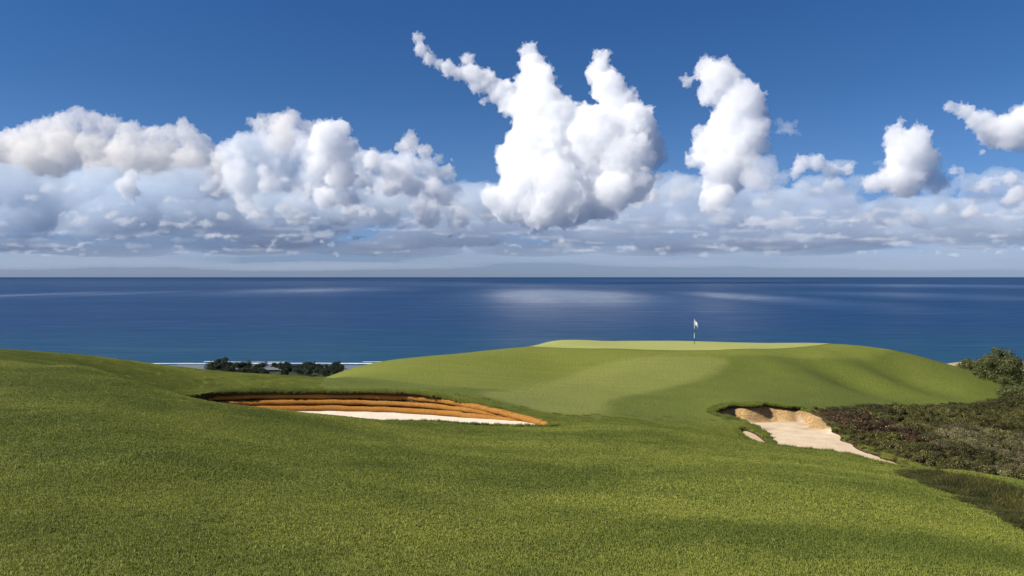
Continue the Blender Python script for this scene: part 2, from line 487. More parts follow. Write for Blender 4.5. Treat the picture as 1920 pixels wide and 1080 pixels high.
# overhanging turf lips: the sod hangs over the eroded face
def turf_lip(poly, u0, u1, ymin, over, drop, seed):
    uu = poly[:, 0] / poly[:, 1] * F + 960
    k = (uu > u0) & (uu < u1) & (poly[:, 1] > ymin)
    p = poly[k]; p = p[np.argsort(p[:, 0] - p[:, 1] * .3)]
    p = catmull(np.c_[p, np.zeros(len(p))], 8)[:, :2]
    n = len(p); tg = np.gradient(p, axis=0); tg /= np.linalg.norm(tg, axis=1, keepdims=True)
    inn = np.stack([tg[:, 1], -tg[:, 0]], 1)
    if inside(poly, p[n // 2:n // 2 + 1, 0] + inn[n // 2, 0] * .2, p[n // 2:n // 2 + 1, 1] + inn[n // 2, 1] * .2)[0] == False: inn = -inn
    s_ = np.cumsum(np.r_[0, np.hypot(*np.diff(p, axis=0).T)])
    ov = over * (.45 + 1.1 * vnoise(s_ * 1.3 + seed, s_ * 0)) * np.clip(np.minimum(s_, s_[-1] - s_) / .8, .1, 1)
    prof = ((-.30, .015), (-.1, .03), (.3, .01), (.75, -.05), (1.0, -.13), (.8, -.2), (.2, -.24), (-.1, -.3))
    V = []
    for i in range(n):
        z0 = base_h(p[i:i + 1, 0], p[i:i + 1, 1])[0] + .05
        for a, b in prof:
            o_ = a * ov[i] if a > 0 else a
            V.append((p[i, 0] + inn[i, 0] * o_, p[i, 1] + inn[i, 1] * o_, z0 + b * drop / .2 if a > .2 else z0 + b))
    m = len(prof)
    Fc = [[i * m + j, (i + 1) * m + j, (i + 1) * m + j + 1, i * m + j + 1] for i in range(n - 1) for j in range(m - 1)]
    o = mesh_obj('turf_lip', V, Fc, bpy.data.materials['turf'], smooth=True, loc=(0, 0, ZC))
    for nm in ('fair', 'fringe', 'putt', 'scrub', 'far', 'dry'): attr(o, nm, np.zeros(len(V)))
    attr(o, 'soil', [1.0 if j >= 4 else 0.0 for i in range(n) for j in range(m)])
    tag(o, kind='structure'); return p, inn, ov
def catmull(pts, n):
    pts = np.asarray(pts, float); out = []
    Q = np.vstack([2 * pts[0] - pts[1], pts, 2 * pts[-1] - pts[-2]])
    for i in range(1, len(Q) - 2):
        p0, p1, p2, p3 = Q[i - 1:i + 3]
        for t in np.linspace(0, 1, n, endpoint=False):
            out.append(.5 * ((2 * p1) + (-p0 + p2) * t + (2 * p0 - 5 * p1 + 4 * p2 - p3) * t ** 2 + (-p0 + 3 * p1 - 3 * p2 + p3) * t ** 3))
    out.append(pts[-1]); return np.array(out)
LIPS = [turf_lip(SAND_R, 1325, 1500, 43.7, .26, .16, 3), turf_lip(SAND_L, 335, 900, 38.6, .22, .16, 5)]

# ------------------------------------------------------------------ revetment of the left bunker: three stacked rolls
def roll_material():
    t = NT('coir_roll'); o = t.obj()
    n1 = t.noise(1.2, 4, .6, o); n2 = t.noise(9, 5, .7, t.mapping(o, (1, 1, 3))); n3 = t.noise(45, 4, .7, t.mapping(o, (.5, .5, 2)))
    c = t.mix(t.ramp(n2, [(.3, (0, 0, 0)), (.7, (1, 1, 1))]), (.185, .078, .016), (.46, .215, .045))
    c = t.mix(t.math('MULTIPLY', n1, .6), c, (.34, .165, .04))
    c = t.mix(t.ramp(n3, [(.55, (0, 0, 0)), (.75, (.8, .8, .8))]), c, (.15, .07, .02))
    t.col(c); t.set(Roughness=.9); t.b.inputs['Specular IOR Level'].default_value = .15
    t.bump(t.math('ADD', n2, n3), .8, .04)
    return t.m

def catmull(pts, n):
    pts = np.asarray(pts, float); out = []
    Q = np.vstack([2 * pts[0] - pts[1], pts, 2 * pts[-1] - pts[-2]])
    for i in range(1, len(Q) - 2):
        p0, p1, p2, p3 = Q[i - 1:i + 3]
        for t in np.linspace(0, 1, n, endpoint=False):
            out.append(.5 * ((2 * p1) + (-p0 + p2) * t + (2 * p0 - 5 * p1 + 4 * p2 - p3) * t ** 2 + (-p0 + 3 * p1 - 3 * p2 + p3) * t ** 3))
    out.append(pts[-1]); return np.array(out)

def tube(path, rad, sides=14, seed=0, rough=.06, flat=1.0):
    rng = np.random.RandomState(seed); n = len(path); V = []
    rad = np.broadcast_to(rad, (n,))
    for i in range(n):
        t = path[min(i + 1, n - 1)] - path[max(i - 1, 0)]; t /= np.linalg.norm(t)
        a = np.cross(t, (0, 0, 1)); a /= np.linalg.norm(a); b = np.cross(a, t)
        for k in range(sides):
            w = 2 * math.pi * k / sides
            r = rad[i] * (1 + rough * rng.randn() * .5)
            V.append(path[i] + (a * math.cos(w) + b * math.sin(w) * flat) * r)
    Fc = [[i * sides + k, i * sides + (k + 1) % sides, (i + 1) * sides + (k + 1) % sides, (i + 1) * sides + k] for i in range(n - 1) for k in range(sides)]
    Fc.append(list(range(sides))[::-1]); Fc.append([(n - 1) * sides + k for k in range(sides)])
    return np.array(V), Fc

rollm = roll_material()
rev = thing('bunker_revetment', P(700, 775, 40.5), 'low wall of three stacked orange fibre rolls behind the white sand bunker', 'retaining wall')
ORG = np.array(rev.location)
def roll(pts, r, seed):
    pa = catmull([np.array(((u - 960) / F * d, d, ZC + z)) for u, d, z in pts], 14)
    n = len(pa); rg = np.random.RandomState(seed)
    k = np.arange(n) * .35
    pa[:, 2] += (vnoise(k, k * 0 + seed) - .5) * .035
    pa[:, 1] += (vnoise(k + 50, k * 0 + seed) - .5) * .05
    rad = r * (1 + (vnoise(k * 1.5 + 20, k * 0 + seed) - .5) * .2)
    rad[:3] *= (.55, .85, .97); rad[-3:] *= (.97, .85, .55)
    V, Fc = tube(pa - ORG, rad, 16, seed, .05)
    mesh_obj('fibre_roll', V, Fc, rollm, rev, smooth=True)
roll([(338, 38.3, -6.76), (348, 39.5, -6.80), (385, 40.6, -6.82), (440, 41.2, -6.83), (500, 41.5, -6.83), (640, 41.6, -6.83), (750, 41.0, -6.83), (840, 40.0, -6.82), (890, 39.1, -6.81), (940, 38.4, -6.84), (985, 37.7, -6.90)], .14, 1)
roll([(336, 38.5, -6.50), (346, 39.7, -6.53), (382, 40.8, -6.55), (440, 41.45, -6.55), (500, 41.75, -6.55), (640, 41.85, -6.55), (750, 41.3, -6.56), (820, 40.5, -6.57), (880, 39.6, -6.62), (920, 39.0, -6.70), (955, 38.45, -6.80)], .135, 2)
roll([(334, 38.7, -6.22), (344, 39.9, -6.25), (380, 41.05, -6.27), (440, 41.7, -6.27), (500, 42.0, -6.27), (640, 42.1, -6.27), (750, 41.6, -6.27), (820, 40.8, -6.29), (870, 39.9, -6.36), (915, 39.05, -6.46), (960, 38.15, -6.58), (1005, 37.05, -6.70), (1031, 36.35, -6.78)], .15, 3)

# ------------------------------------------------------------------ flagstick on the green
def plain(name, c, rough=.5, bumpy=None):
    t = NT(name); o = t.obj()
    n = t.noise(25, 3, .6, o)
    t.col(t.mix(t.math('MULTIPLY', n, .5), c, tuple(k * .75 for k in c))); t.set(Roughness=rough)
    return t.m
FLAG = G(1302, 70.0)
fl = thing('flagstick', FLAG, 'thin dark and white banded golf pin with small white flag on the green', 'golf flag')
pole_pts = [(0, .56, .016, plain('black_enamel', (.03, .035, .03), .4)), (.56, 1.0, .015, plain('white_enamel', (.8, .8, .78), .4)),
            (1.0, 1.4, .014, bpy.data.materials['black_enamel']), (1.4, 2.2, .013, bpy.data.materials['white_enamel'])]
def cyl(z0, z1, r0, r1, sides=12):
    V = [(r * math.cos(2 * math.pi * k / sides), r * math.sin(2 * math.pi * k / sides), z) for z, r in ((z0, r0), (z1, r1)) for k in range(sides)]
    Fc = [[k, (k + 1) % sides, sides + (k + 1) % sides, sides + k] for k in range(sides)] + [list(range(sides))[::-1], [sides + k for k in range(sides)]]
    return V, Fc
bmP = bmesh.new(); mats = []
pole = None
V_all, F_all, M_all = [], [], []
for i, (a, b, r, m) in enumerate(pole_pts):
    V, Fc = cyl(a, b, r * 1.5, r * 1.5)
    F_all += [[q + len(V_all) for q in f] for f in Fc]; V_all += V; M_all += [i] * len(Fc)
me = bpy.data.meshes.new('pole'); me.from_pydata(V_all, [], F_all)
for a, b, r, m in pole_pts: me.materials.append(m)
me.polygons.foreach_set('material_index', M_all)
put(bpy.data.objects.new('pole', me), fl)
# the cloth droops: a grid hanging from the top of the hoist, folded twice
N1, N2 = 14, 12; V = []
for i in range(N1 + 1):
    s = i / N1
    for j in range(N2 + 1):
        t_ = j / N2
        x = .03 + s * .34 * (1 - .18 * t_); z = 2.17 - t_ * .42 * (1 - .25 * s) - s * .50 * (.6 + .4 * s)
        y = .05 * math.sin(s * 7 + t_ * 1.5) * s + .02 * math.sin(t_ * 6 + s * 3)
        V.append((x, y - .02, z))
Fc = [[i * (N2 + 1) + j, (i + 1) * (N2 + 1) + j, (i + 1) * (N2 + 1) + j + 1, i * (N2 + 1) + j + 1] for i in range(N1) for j in range(N2)]
cloth = mesh_obj('flag', V, Fc, plain('white_cloth', (.85, .85, .85), .8), fl, smooth=True)
sm = cloth.modifiers.new('thick', 'SOLIDIFY'); sm.thickness = .004
V, Fc = cyl(2.2, 2.24, .026, .012); mesh_obj('finial', V, Fc, bpy.data.materials['white_enamel'], fl, smooth=False)

# ------------------------------------------------------------------ scatter by geometry nodes (only for stuff nobody could count)
def scatter(name, pts, nrm, scale, var, tint, rotz, sources, label=None):
    me = bpy.data.meshes.new(name)
    pts = np.asarray(pts, np.float32)
    me.vertices.add(len(pts)); me.vertices.foreach_set('co', pts.ravel())
    rots = []
    nrm = np.asarray(nrm)
    # euler XYZ that lays +Z on the normal after a spin about Z
    tilt_x = np.arcsin(np.clip(-nrm[:, 1], -1, 1)); tilt_y = np.arctan2(nrm[:, 0], nrm[:, 2])
    E = np.empty((len(pts), 3), np.float32)
    for i in range(len(pts)):
        q = Vector(nrm[i]).to_track_quat('Z', 'Y').to_matrix() @ Matrix.Rotation(rotz[i], 3, 'Z')
        E[i] = q.to_euler()
    def fa(nm, kind, key, data):
        a = me.attributes.new(nm, kind, 'POINT'); a.data.foreach_set(key, np.ascontiguousarray(data).ravel())
    fa('rot', 'FLOAT_VECTOR', 'vector', E)
    fa('scl', 'FLOAT_VECTOR', 'vector', np.asarray(scale, np.float32))
    fa('var', 'INT', 'value', np.asarray(var, np.int32))
    fa('tint', 'FLOAT', 'value', np.asarray(tint, np.float32))
    o = bpy.data.objects.new(name, me); o.location = (0, 0, ZC); put(o)
    g = bpy.data.node_groups.new(name + '_scatter', 'GeometryNodeTree')
    g.interface.new_socket('Geometry', in_out='INPUT', socket_type='NodeSocketGeometry')
    g.interface.new_socket('Geometry', in_out='OUTPUT', socket_type='NodeSocketGeometry')
    gi = g.nodes.new('NodeGroupInput'); go = g.nodes.new('NodeGroupOutput')
    ip = g.nodes.new('GeometryNodeInstanceOnPoints'); ip.inputs['Pick Instance'].default_value = True
    jn = g.nodes.new('GeometryNodeJoinGeometry')
    for s_ in sources:
        oi = g.nodes.new('GeometryNodeObjectInfo'); oi.inputs['Object'].default_value = s_; oi.inputs['As Instance'].default_value = True
        g.links.new(oi.outputs['Geometry'], jn.inputs[0])
    def na(nm, ty):
        n = g.nodes.new('GeometryNodeInputNamedAttribute'); n.data_type = ty; n.inputs[0].default_value = nm; return n.outputs[0]
    g.links.new(gi.outputs[0], ip.inputs['Points']); g.links.new(jn.outputs[0], ip.inputs['Instance'])
    g.links.new(na('rot', 'FLOAT_VECTOR'), ip.inputs['Rotation']); g.links.new(na('scl', 'FLOAT_VECTOR'), ip.inputs['Scale'])
    g.links.new(na('var', 'INT'), ip.inputs['Instance Index'])
    g.links.new(ip.outputs[0], go.inputs[0])
    md = o.modifiers.new('scatter', 'NODES'); md.node_group = g
    return o

def blade_material(name, stops, trans=.3, soft=2.4, tint=((.56, .63, .60), (1.22, 1.17, 1.15))):
    t = NT(name)
    gi = t.n('NewGeometry').outputs['Random Per Island']
    c = t.ramp(gi, stops)
    tv = t.attrib('tint', 'INSTANCER')
    c = t.mix(1.0, c, t.ramp(tv, [(0, tint[0]), (1, tint[1])]), 'MULTIPLY')
    t.col(c); t.set(Roughness=.6); t.b.inputs['Specular IOR Level'].default_value = .2
    vt = t.n('VectorTransform', vector_type='NORMAL', convert_from='OBJECT', convert_to='WORLD'); vt.inputs[0].default_value = (0, 0, 1)
    sc1 = t.n('VectorMath', operation='SCALE'); sc1.inputs['Scale'].default_value = soft; t.l(vt.outputs[0], sc1.inputs[0])
    ad = t.n('VectorMath', operation='ADD'); t.l(sc1.outputs[0], ad.inputs[0]); t.l(t.n('NewGeometry').outputs['Normal'], ad.inputs[1])
    nm = t.n('VectorMath', operation='NORMALIZE'); t.l(ad.outputs[0], nm.inputs[0]); t.l(nm.outputs[0], t.b.inputs['Normal'])
    tr = t.n('BsdfTranslucent'); t.l(c, tr.inputs[0])
    ms = t.n('MixShader'); ms.inputs[0].default_value = trans
    t.l(t.b.outputs[0], ms.inputs[1]); t.l(tr.outputs[0], ms.inputs[2]); t.l(ms.outputs[0], t.out.inputs[0])
    return t.m

def blades(name, n, radius, h, w, seed, mat, clump=.07, lean=.5, hvar=.35):
    rg = np.random.RandomState(seed)
    r = radius * np.sqrt(rg.rand(n)); a = rg.rand(n) * 2 * math.pi
    x = r * np.cos(a); y = r * np.sin(a)
    cl = vnoise(x / clump + seed * 7.3, y / clump + 3.1); cl = np.clip(.5 + (cl - .5) * 1.15, 0, 1)
    hh = h * (1 + (cl - .5) * 1.3) * (1 + rg.randn(n) * hvar * .5); hh = np.clip(hh, h * .25, h * 2)
    la = vnoise(x / clump / 1.5 + 30, y / clump / 1.5 + seed) * 4 * math.pi
    lean_ = lean * hh * (rg.rand(n) * .9 + .2)
    la = la + rg.randn(n) * .8
    lx = np.cos(la) * lean_; ly = np.sin(la) * lean_
    fa = rg.rand(n) * math.pi; ww = w * (.7 + rg.rand(n) * .6)
    wx = np.cos(fa) * ww / 2; wy = np.sin(fa) * ww / 2
    z0 = np.full(n, -.015)
    V = np.empty((n, 5, 3))
    V[:, 0] = np.stack([x - wx, y - wy, z0], 1); V[:, 1] = np.stack([x + wx, y + wy, z0], 1)
    V[:, 2] = np.stack([x + lx * .35 + wx * .8, y + ly * .35 + wy * .8, hh * .6], 1)
    V[:, 3] = np.stack([x + lx * .35 - wx * .8, y + ly * .35 - wy * .8, hh * .6], 1)
    V[:, 4] = np.stack([x + lx, y + ly, hh], 1)
    b = np.arange(n)[:, None] * 5
    tri = np.concatenate([b + [0, 1, 2], b + [0, 2, 3], b + [3, 2, 4]], 0)
    return mesh_obj(name, V.reshape(-1, 3), tri, mat, link=False)

turf_stops = [(0, (.120, .160, .022)), (.35, (.200, .248, .036)), (.7, (.262, .300, .050)), (.9, (.34, .365, .075)), (1, (.46, .43, .15))]
turfm = blade_material('turf_blades', turf_stops)
patch = [blades('turf_patch', 900, .36, .026, .0075, 10 + i, turfm, clump=.085) for i in range(4)]

rng = np.random.RandomState(3)
def normals(x, y, e=.2):
    hx = (base_h(x + e, y) - base_h(x - e, y)) / (2 * e); hy = (base_h(x, y + e) - base_h(x, y - e)) / (2 * e)
    n = np.stack([-hx, -hy, np.ones_like(hx)], 1); return n / np.linalg.norm(n, axis=1, keepdims=True)

def lattice(y0, y1, step, half=.80, jit=.5):
    xs = np.arange(-half * y1 - 1, half * y1 + 1, step); ys = np.arange(y0, y1, step)
    X, Y = np.meshgrid(xs, ys); X = X.ravel() + (rng.rand(X.size) - .5) * step * 2 * jit; Y = Y.ravel() + (rng.rand(Y.size) - .5) * step * 2 * jit
    k = np.abs(X) < half * Y + 1.0
    return X[k], Y[k]

def build_grass():
    PX, PY, SX, SZ = [], [], [], []; LX, LY = [], []
    for (y0, y1, st, sx_, sz_) in ((5.5, 15, .36, 1.0, 1.0), (15, 24, .48, 1.35, 1.1), (24, 33, .52, 1.4, 1.1), (33, 37, .5, 1.3, 1.0), (37, 52, .36, .75, .9)):
        x, y = lattice(y0, y1, st)
        kk = rng.rand(len(x)) > np.where(x / y * F + 960 < 600, sstep(46, 52, y), sstep(37, 43, y)); x, y = x[kk], y[kk]
        PX.append(x); PY.append(y); SX.append(np.full(len(x), sx_)); SZ.append(np.full(len(x), sz_))
    # shaggy fringe along the lips of both bunkers
    for poly, k0 in ((SAND_L, 1.0), (SAND_R, 1.3), (POCKET, 1.0)):
        q = np.roll(poly, -1, 0); L = np.hypot(*(q - poly).T)
        for a, b, l in zip(poly, q, L):
            nn = max(1, int(l / .12)); t = (np.arange(nn) + rng.rand(nn)) / nn
            e = (b - a) / max(l, 1e-6); out_ = np.array([e[1], -e[0]])
            m = a + (b - a) * .5 + out_ * .05
            if inside(poly, np.array([m[0]]), np.array([m[1]]))[0]: out_ = -out_
            p = a + (b - a) * t[:, None] + out_ * (.16 + .1 * rng.rand(nn)[:, None])
            PX.append(p[:, 0]); PY.append(p[:, 1]); SX.append(np.full(nn, .45)); SZ.append(2.0 * k0 + rng.rand(nn) * 1.6)
    for p, inn, ov in LIPS:
        for rep_ in range(3):
            q = p + inn * (ov * rng.uniform(.2, .95, len(p)))[:, None]
            LX.append(q[:, 0]); LY.append(q[:, 1])
    x = np.concatenate(PX); y = np.concatenate(PY); s1 = np.concatenate(SX); s2 = np.concatenate(SZ)
    k = np.ones(len(x), bool)
    for p, g in ((SAND_L, .1), (SAND_R, .1), (POCKET, .1)): k &= sdf(p, x, y) < -g
    k &= sdf(FAIR, x, y) < .1
    k &= sdf(SCRUB, x, y) < .3
    k &= sdf(ROUGH, x, y) < .2
    x, y, s1, s2 = x[k], y[k], s1[k], s2[k]
    z = ground_h(x, y)
    lx, ly = np.concatenate(LX), np.concatenate(LY)
    z = np.r_[z, base_h(lx, ly) + .02]; x = np.r_[x, lx]; y = np.r_[y, ly]
    s1 = np.r_[s1, np.full(len(lx), .35)]; s2 = np.r_[s2, 1.6 + rng.rand(len(lx)) * 1.6]
    n = normals(x, y)
    tint = np.clip(.5 + (vnoise(x / 7 + y / 9 + 3, y / 2.6 + x / 14) - .5) * .8 + (vnoise(x / 1.6, y / 1.3) - .5) * .5 + (vnoise(x / .6, y / .6) - .5) * .4 + rng.randn(len(x)) * .10, 0, 1)
    s1 = s1 * (.9 + rng.rand(len(x)) * .2)
    o = scatter('grass', np.stack([x, y, z], 1), n, np.stack([s1, s1, s2 * (.85 + .3 * rng.rand(len(x)))], 1),
                rng.randint(0, 4, len(x)), tint, rng.rand(len(x)) * 6.28, patch)
    return tag(o, 'short green turf blades covering the mown slopes in the foreground', 'grass', kind='stuff')
grass = build_grass()

# long rough on the bank at the right, slope shade darkened into its colours
rough_stops = [(0, (.022, .034, .006)), (.35, (.060, .080, .012)), (.65, (.100, .105, .018)), (.88, (.18, .145, .045)), (1, (.30, .23, .09))]
roughm = blade_material('rough_blades', rough_stops, .25)
rpatch = [blades('rough_patch', 420, .32, .16, .012, 40 + i, roughm, clump=.24, lean=.7, hvar=.5) for i in range(3)]
lo, hi = ROUGH.min(0), ROUGH.max(0)
x = rng.uniform(lo[0], hi[0], 9000); y = rng.uniform(lo[1], hi[1], 9000)
k = (sdf(ROUGH, x, y) > -.1 - rng.rand(len(x)) * .25) & (x < .98 * y)
x, y = x[k], y[k]
z = ground_h(x, y)
ed = np.clip(sdf(ROUGH, x, y) / .8, .25, 1)
sc_ = (.5 + .7 * rng.rand(len(x))) * (.6 + .8 * vnoise(x / .6 + 3, y / .6))
o = scatter('long_rough', np.stack([x, y, z], 1), normals(x, y), np.stack([sc_, sc_, sc_ * ed], 1), rng.randint(0, 3, len(x)),
            np.clip(.45 + (vnoise(x / .5, y / .5) - .5) * 1.6, 0, 1), rng.rand(len(x)) * 6.28, rpatch)
tag(o, 'strip of long brown and green rough grass on the bank at the lower right', 'long grass', kind='stuff')

# ------------------------------------------------------------------ leafy clumps
def leaf_cloud(n, centers, radii, size, seed, up=.35, squash=1.0, aspect=.45, shell=.55):
    rg = np.random.RandomState(seed)
    centers = np.asarray(centers, float); radii = np.asarray(radii, float)
    wgt = radii ** 2 / (radii ** 2).sum(); ci = rg.choice(len(radii), n, p=wgt)
    d = rg.randn(n, 3); d /= np.linalg.norm(d, axis=1, keepdims=True)
    rr = radii[ci] * (shell + (1 - shell) * rg.rand(n) ** .6) * (1 + rg.randn(n) * .08)
    p = centers[ci] + d * rr[:, None] * np.array([1, 1, squash])
    nn = d * .8 + rg.randn(n, 3) * .6 + np.array([0, 0, up]); nn /= np.linalg.norm(nn, axis=1, keepdims=True)
    a = np.cross(nn, rg.randn(n, 3)); a /= np.linalg.norm(a, axis=1, keepdims=True); b = np.cross(nn, a)
    s = size * (.6 + .8 * rg.rand(n))[:, None]
    V = np.stack([p - a * s * .5, p + b * s * aspect * .5 + nn * s * .06, p + a * s * .5, p - b * s * aspect * .5 + nn * s * .06], 1)
    q = np.arange(n)[:, None] * 4 + np.arange(4)
    return V.reshape(-1, 3), q

def clump_mesh(name, seed, mat, n=900, r=.5, size=.07, lumps=7, squash=.7, twig=0):
    rg = np.random.RandomState(seed)
    cs = []; rs = []
    for i in range(lumps):
        a = rg.rand() * 6.28; q = r * .75 * math.sqrt(rg.rand())
        rr = r * rg.uniform(.22, .48); cs.append((q * math.cos(a), q * math.sin(a), rr * squash * rg.uniform(.6, 1.6))); rs.append(rr)
    V, q = leaf_cloud(n, cs, rs, size, seed, squash=squash)
    V[:, 2] = np.maximum(V[:, 2], -.05)
    return mesh_obj(name, V, q, mat, link=False)

def leaf_material(name, stops, trans=.2, tint=((.6, .6, .6), (1.3, 1.3, 1.3)), inst=True):
    t = NT(name)
    gi = t.n('NewGeometry').outputs['Random Per Island']
    c = t.ramp(gi, stops)
    if inst:
        c = t.mix(1.0, c, t.ramp(t.attrib('tint', 'INSTANCER'), [(0, tint[0]), (1, tint[1])]), 'MULTIPLY')
    t.col(c); t.set(Roughness=.55); t.b.inputs['Specular IOR Level'].default_value = .25
    tr = t.n('BsdfTranslucent'); t.l(c, tr.inputs[0])
    ms = t.n('MixShader'); ms.inputs[0].default_value = trans
    t.l(t.b.outputs[0], ms.inputs[1]); t.l(tr.outputs[0], ms.inputs[2]); t.l(ms.outputs[0], t.out.inputs[0])
    return t.m

greenleaf = leaf_material('scrub_leaf', [(0, (.026, .033, .007)), (.5, (.062, .068, .014)), (.85, (.125, .115, .032)), (1, (.27, .21, .09))])
heathleaf = leaf_material('heath_leaf', [(0, (.022, .013, .006)), (.5, (.052, .033, .014)), (.85, (.105, .068, .030)), (.93, (.2, .12, .06)), (1, (.45, .32, .19))])
silverleaf = leaf_material('silver_leaf', [(0, (.070, .070, .028)), (.5, (.142, .130, .058)), (.85, (.22, .19, .095)), (1, (.36, .30, .17))])
sgreen = [clump_mesh('scrub_clump', 100 + i, greenleaf, 2400, .5, .055) for i in range(4)]
sheath = [clump_mesh('heath_clump', 120 + i, heathleaf, 1800, .42, .045, squash=.6) for i in range(3)]
ssilver = [clump_mesh('silver_clump', 140 + i, silverleaf, 2400, .45, .042, squash=.65) for i in range(3)]

HEATH = smooth_poly(plan([(1505, 45.2), (1540, 47.5), (1580, 48), (1620, 47), (1650, 44.5), (1700, 42), (1740, 40), (1720, 37.8), (1650, 39), (1600, 40), (1550, 41), (1530, 42.6)]), 2)
SILVER = smooth_poly(plan([(1700, 43.5), (1740, 45), (1800, 45), (1900, 48), (2100, 46), (2200, 34), (1960, 29), (1840, 32), (1780, 35), (1720, 37.5), (1690, 41)]), 2)
lo, hi = SCRUB.min(0), SCRUB.max(0)
x = rng.uniform(lo[0], hi[0], 17000); y = rng.uniform(lo[1], hi[1], 17000)
ex, ey = [], []
q2 = np.roll(SAND_R, -1, 0)
for a, b in zip(SAND_R, q2):
    um = (a[0] + b[0]) / (a[1] + b[1]) * F + 960
    if um < 1535 or (a[1] + b[1] < 2 * 34.6 and um < 1690 and (um - 960) / F * 0 == 0 and a[0] > b[0]): pass
    e = b - a; l = np.hypot(*e); nn = max(1, int(l / .10)); t_ = rng.rand(nn)
    nrm_ = np.array([e[1], -e[0]]) / max(l, 1e-6)
    m_ = (a + b) / 2 + nrm_ * .05
    if inside(SAND_R, m_[:1], m_[1:])[0]: nrm_ = -nrm_
    if um > 1520 and m_[1] > 35.2 and nrm_[0] > .15 * abs(nrm_[1]) and nrm_[1] > -.3:
        pp = a + e * t_[:, None] + nrm_ * rng.uniform(.02, .45, nn)[:, None]
        ex.append(pp[:, 0]); ey.append(pp[:, 1])
NEX = sum(len(k) for k in ex)
x = np.concatenate([x] + ex); y = np.concatenate([y] + ey)
isx = np.zeros(len(x), bool); isx[len(x) - NEX:] = True
k = (sdf(SCRUB, x, y) > rng.rand(len(x)) * .35 - .1) & (x < .98 * y) & (y > 20)
for p in (SAND_R,): k &= sdf(p, x, y) < -.15
k |= isx
isx = isx[k]
x, y = x[k], y[k]
hd = sdf(HEATH, x, y) + (vnoise(x * 1.2, y * 1.2) - .5) * 2.0
sv = sdf(SILVER, x, y) + (vnoise(x * .6 + 7, y * .6) - .5) * 5.0
kind = np.where(hd > 0, 1, np.where((sv > .2) & (rng.rand(len(x)) < .8), 2, 0))
bandn = vnoise(x / 2.3 + 11, y / 1.6)
for kk, nm, srcs, lab, cat in ((0, 'green_scrub', sgreen, 'dark green low scrub filling the hollow right of the eroded bunker', 'scrub'),
                               (1, 'dry_heath', sheath, 'reddish brown dry heath on the bank beside the eroded bunker', 'heath'),
                               (2, 'silver_scrub', ssilver, 'silvery grey green scrub in the hollow at the far right', 'scrub')):
    m = kind == kk
    xx, yy = x[m], y[m]
    edge = np.clip(sdf(SCRUB, xx, yy) / 1.5, .45, 1)
    s1 = (.55 + .75 * rng.rand(len(xx))) * edge * (.7 + .6 * bandn[m]) * np.where(isx[m], .85, 1)
    o = scatter(nm, np.stack([xx, yy, ground_h(xx, yy) - .03], 1), np.tile([0, 0, 1.0], (len(xx), 1)), np.stack([s1, s1, s1 * (.7 + .6 * rng.rand(len(xx)))], 1),
                rng.randint(0, len(srcs), len(xx)), np.clip(.5 + (vnoise(xx / 1.4, yy / 1.4) - .5) * 1.6, 0, 1), rng.rand(len(xx)) * 6.28, srcs)
    tag(o, lab, cat, kind='stuff')

# ------------------------------------------------------------------ bushes at the right edge, each a thing
barkm = plain('bark', (.10, .075, .05), .9)
bushleaf = leaf_material('bush_leaf', [(0, (.032, .044, .012)), (.45, (.075, .090, .024)), (.8, (.14, .15, .05)), (1, (.27, .26, .12))], inst=False)
def limb(p0, p1, r0, r1, seed, bend=.15):
    rg = np.random.RandomState(seed); p0 = np.array(p0, float); p1 = np.array(p1, float)
    L = np.linalg.norm(p1 - p0)
    pts = [p0, p0 * .6 + p1 * .4 + rg.randn(3) * bend * L * .4, p1]
    pa = catmull(pts, 4)
    return tube(pa, np.linspace(r0, r1, len(pa)), 7, seed, .05)
def merge(parts):
    V, Fc = [], []
    for v, f in parts:
        k = len(V); V += [tuple(q) for q in v]; Fc += [[i + k for i in g] for g in f]
    return V, Fc
def bush(u, d, w, h, seed, label, n=26000, size=.10):
    base = G(u, d); rg = np.random.RandomState(seed)
    t = thing('bush', base, label, 'bush', 'leafy bushes at the right edge of the course')
    cs, rs, limbs = [], [], []
    for i in range(44):
        a = rg.rand() * 6.28; q = w * .5 * math.sqrt(rg.rand()) * .85
        zmax = h * math.sqrt(max(.05, 1 - (q / (w * .5)) ** 2))
        r = w * rg.uniform(.09, .19); z = max(r * .5, rg.uniform(.25, 1) * zmax - r * .5)
        cs.append((q * math.cos(a), q * math.sin(a) , z)); rs.append(r)
        if i < 12: limbs.append(limb((rg.randn() * .1, rg.randn() * .1, -.1), cs[-1], .045, .012, seed * 50 + i))
    V, q = leaf_cloud(n, cs, rs, size, seed, squash=.85, shell=.35)
    V[:, 2] = np.maximum(V[:, 2], -.1)
    mesh_obj('crown', V, q, bushleaf, t)
    V, Fc = merge(limbs); mesh_obj('stems', V, Fc, barkm, t, smooth=True)
bush(1870, 64, 4.0, 2.75, 1, 'largest leafy green bush at the right edge, standing against the sea', 34000, .10)
bush(1950, 62, 3.4, 2.6, 2, 'leafy green bush cut by the right edge of the photo, beside the largest bush')
bush(1815, 70, 2.0, 1.35, 3, 'small dark bush at the left foot of the largest bush, behind the green hill slope', 9000)
bush(1905, 59.5, 2.6, 1.0, 4, 'low spreading bush in front of the largest bush, above the scrub', 14000)

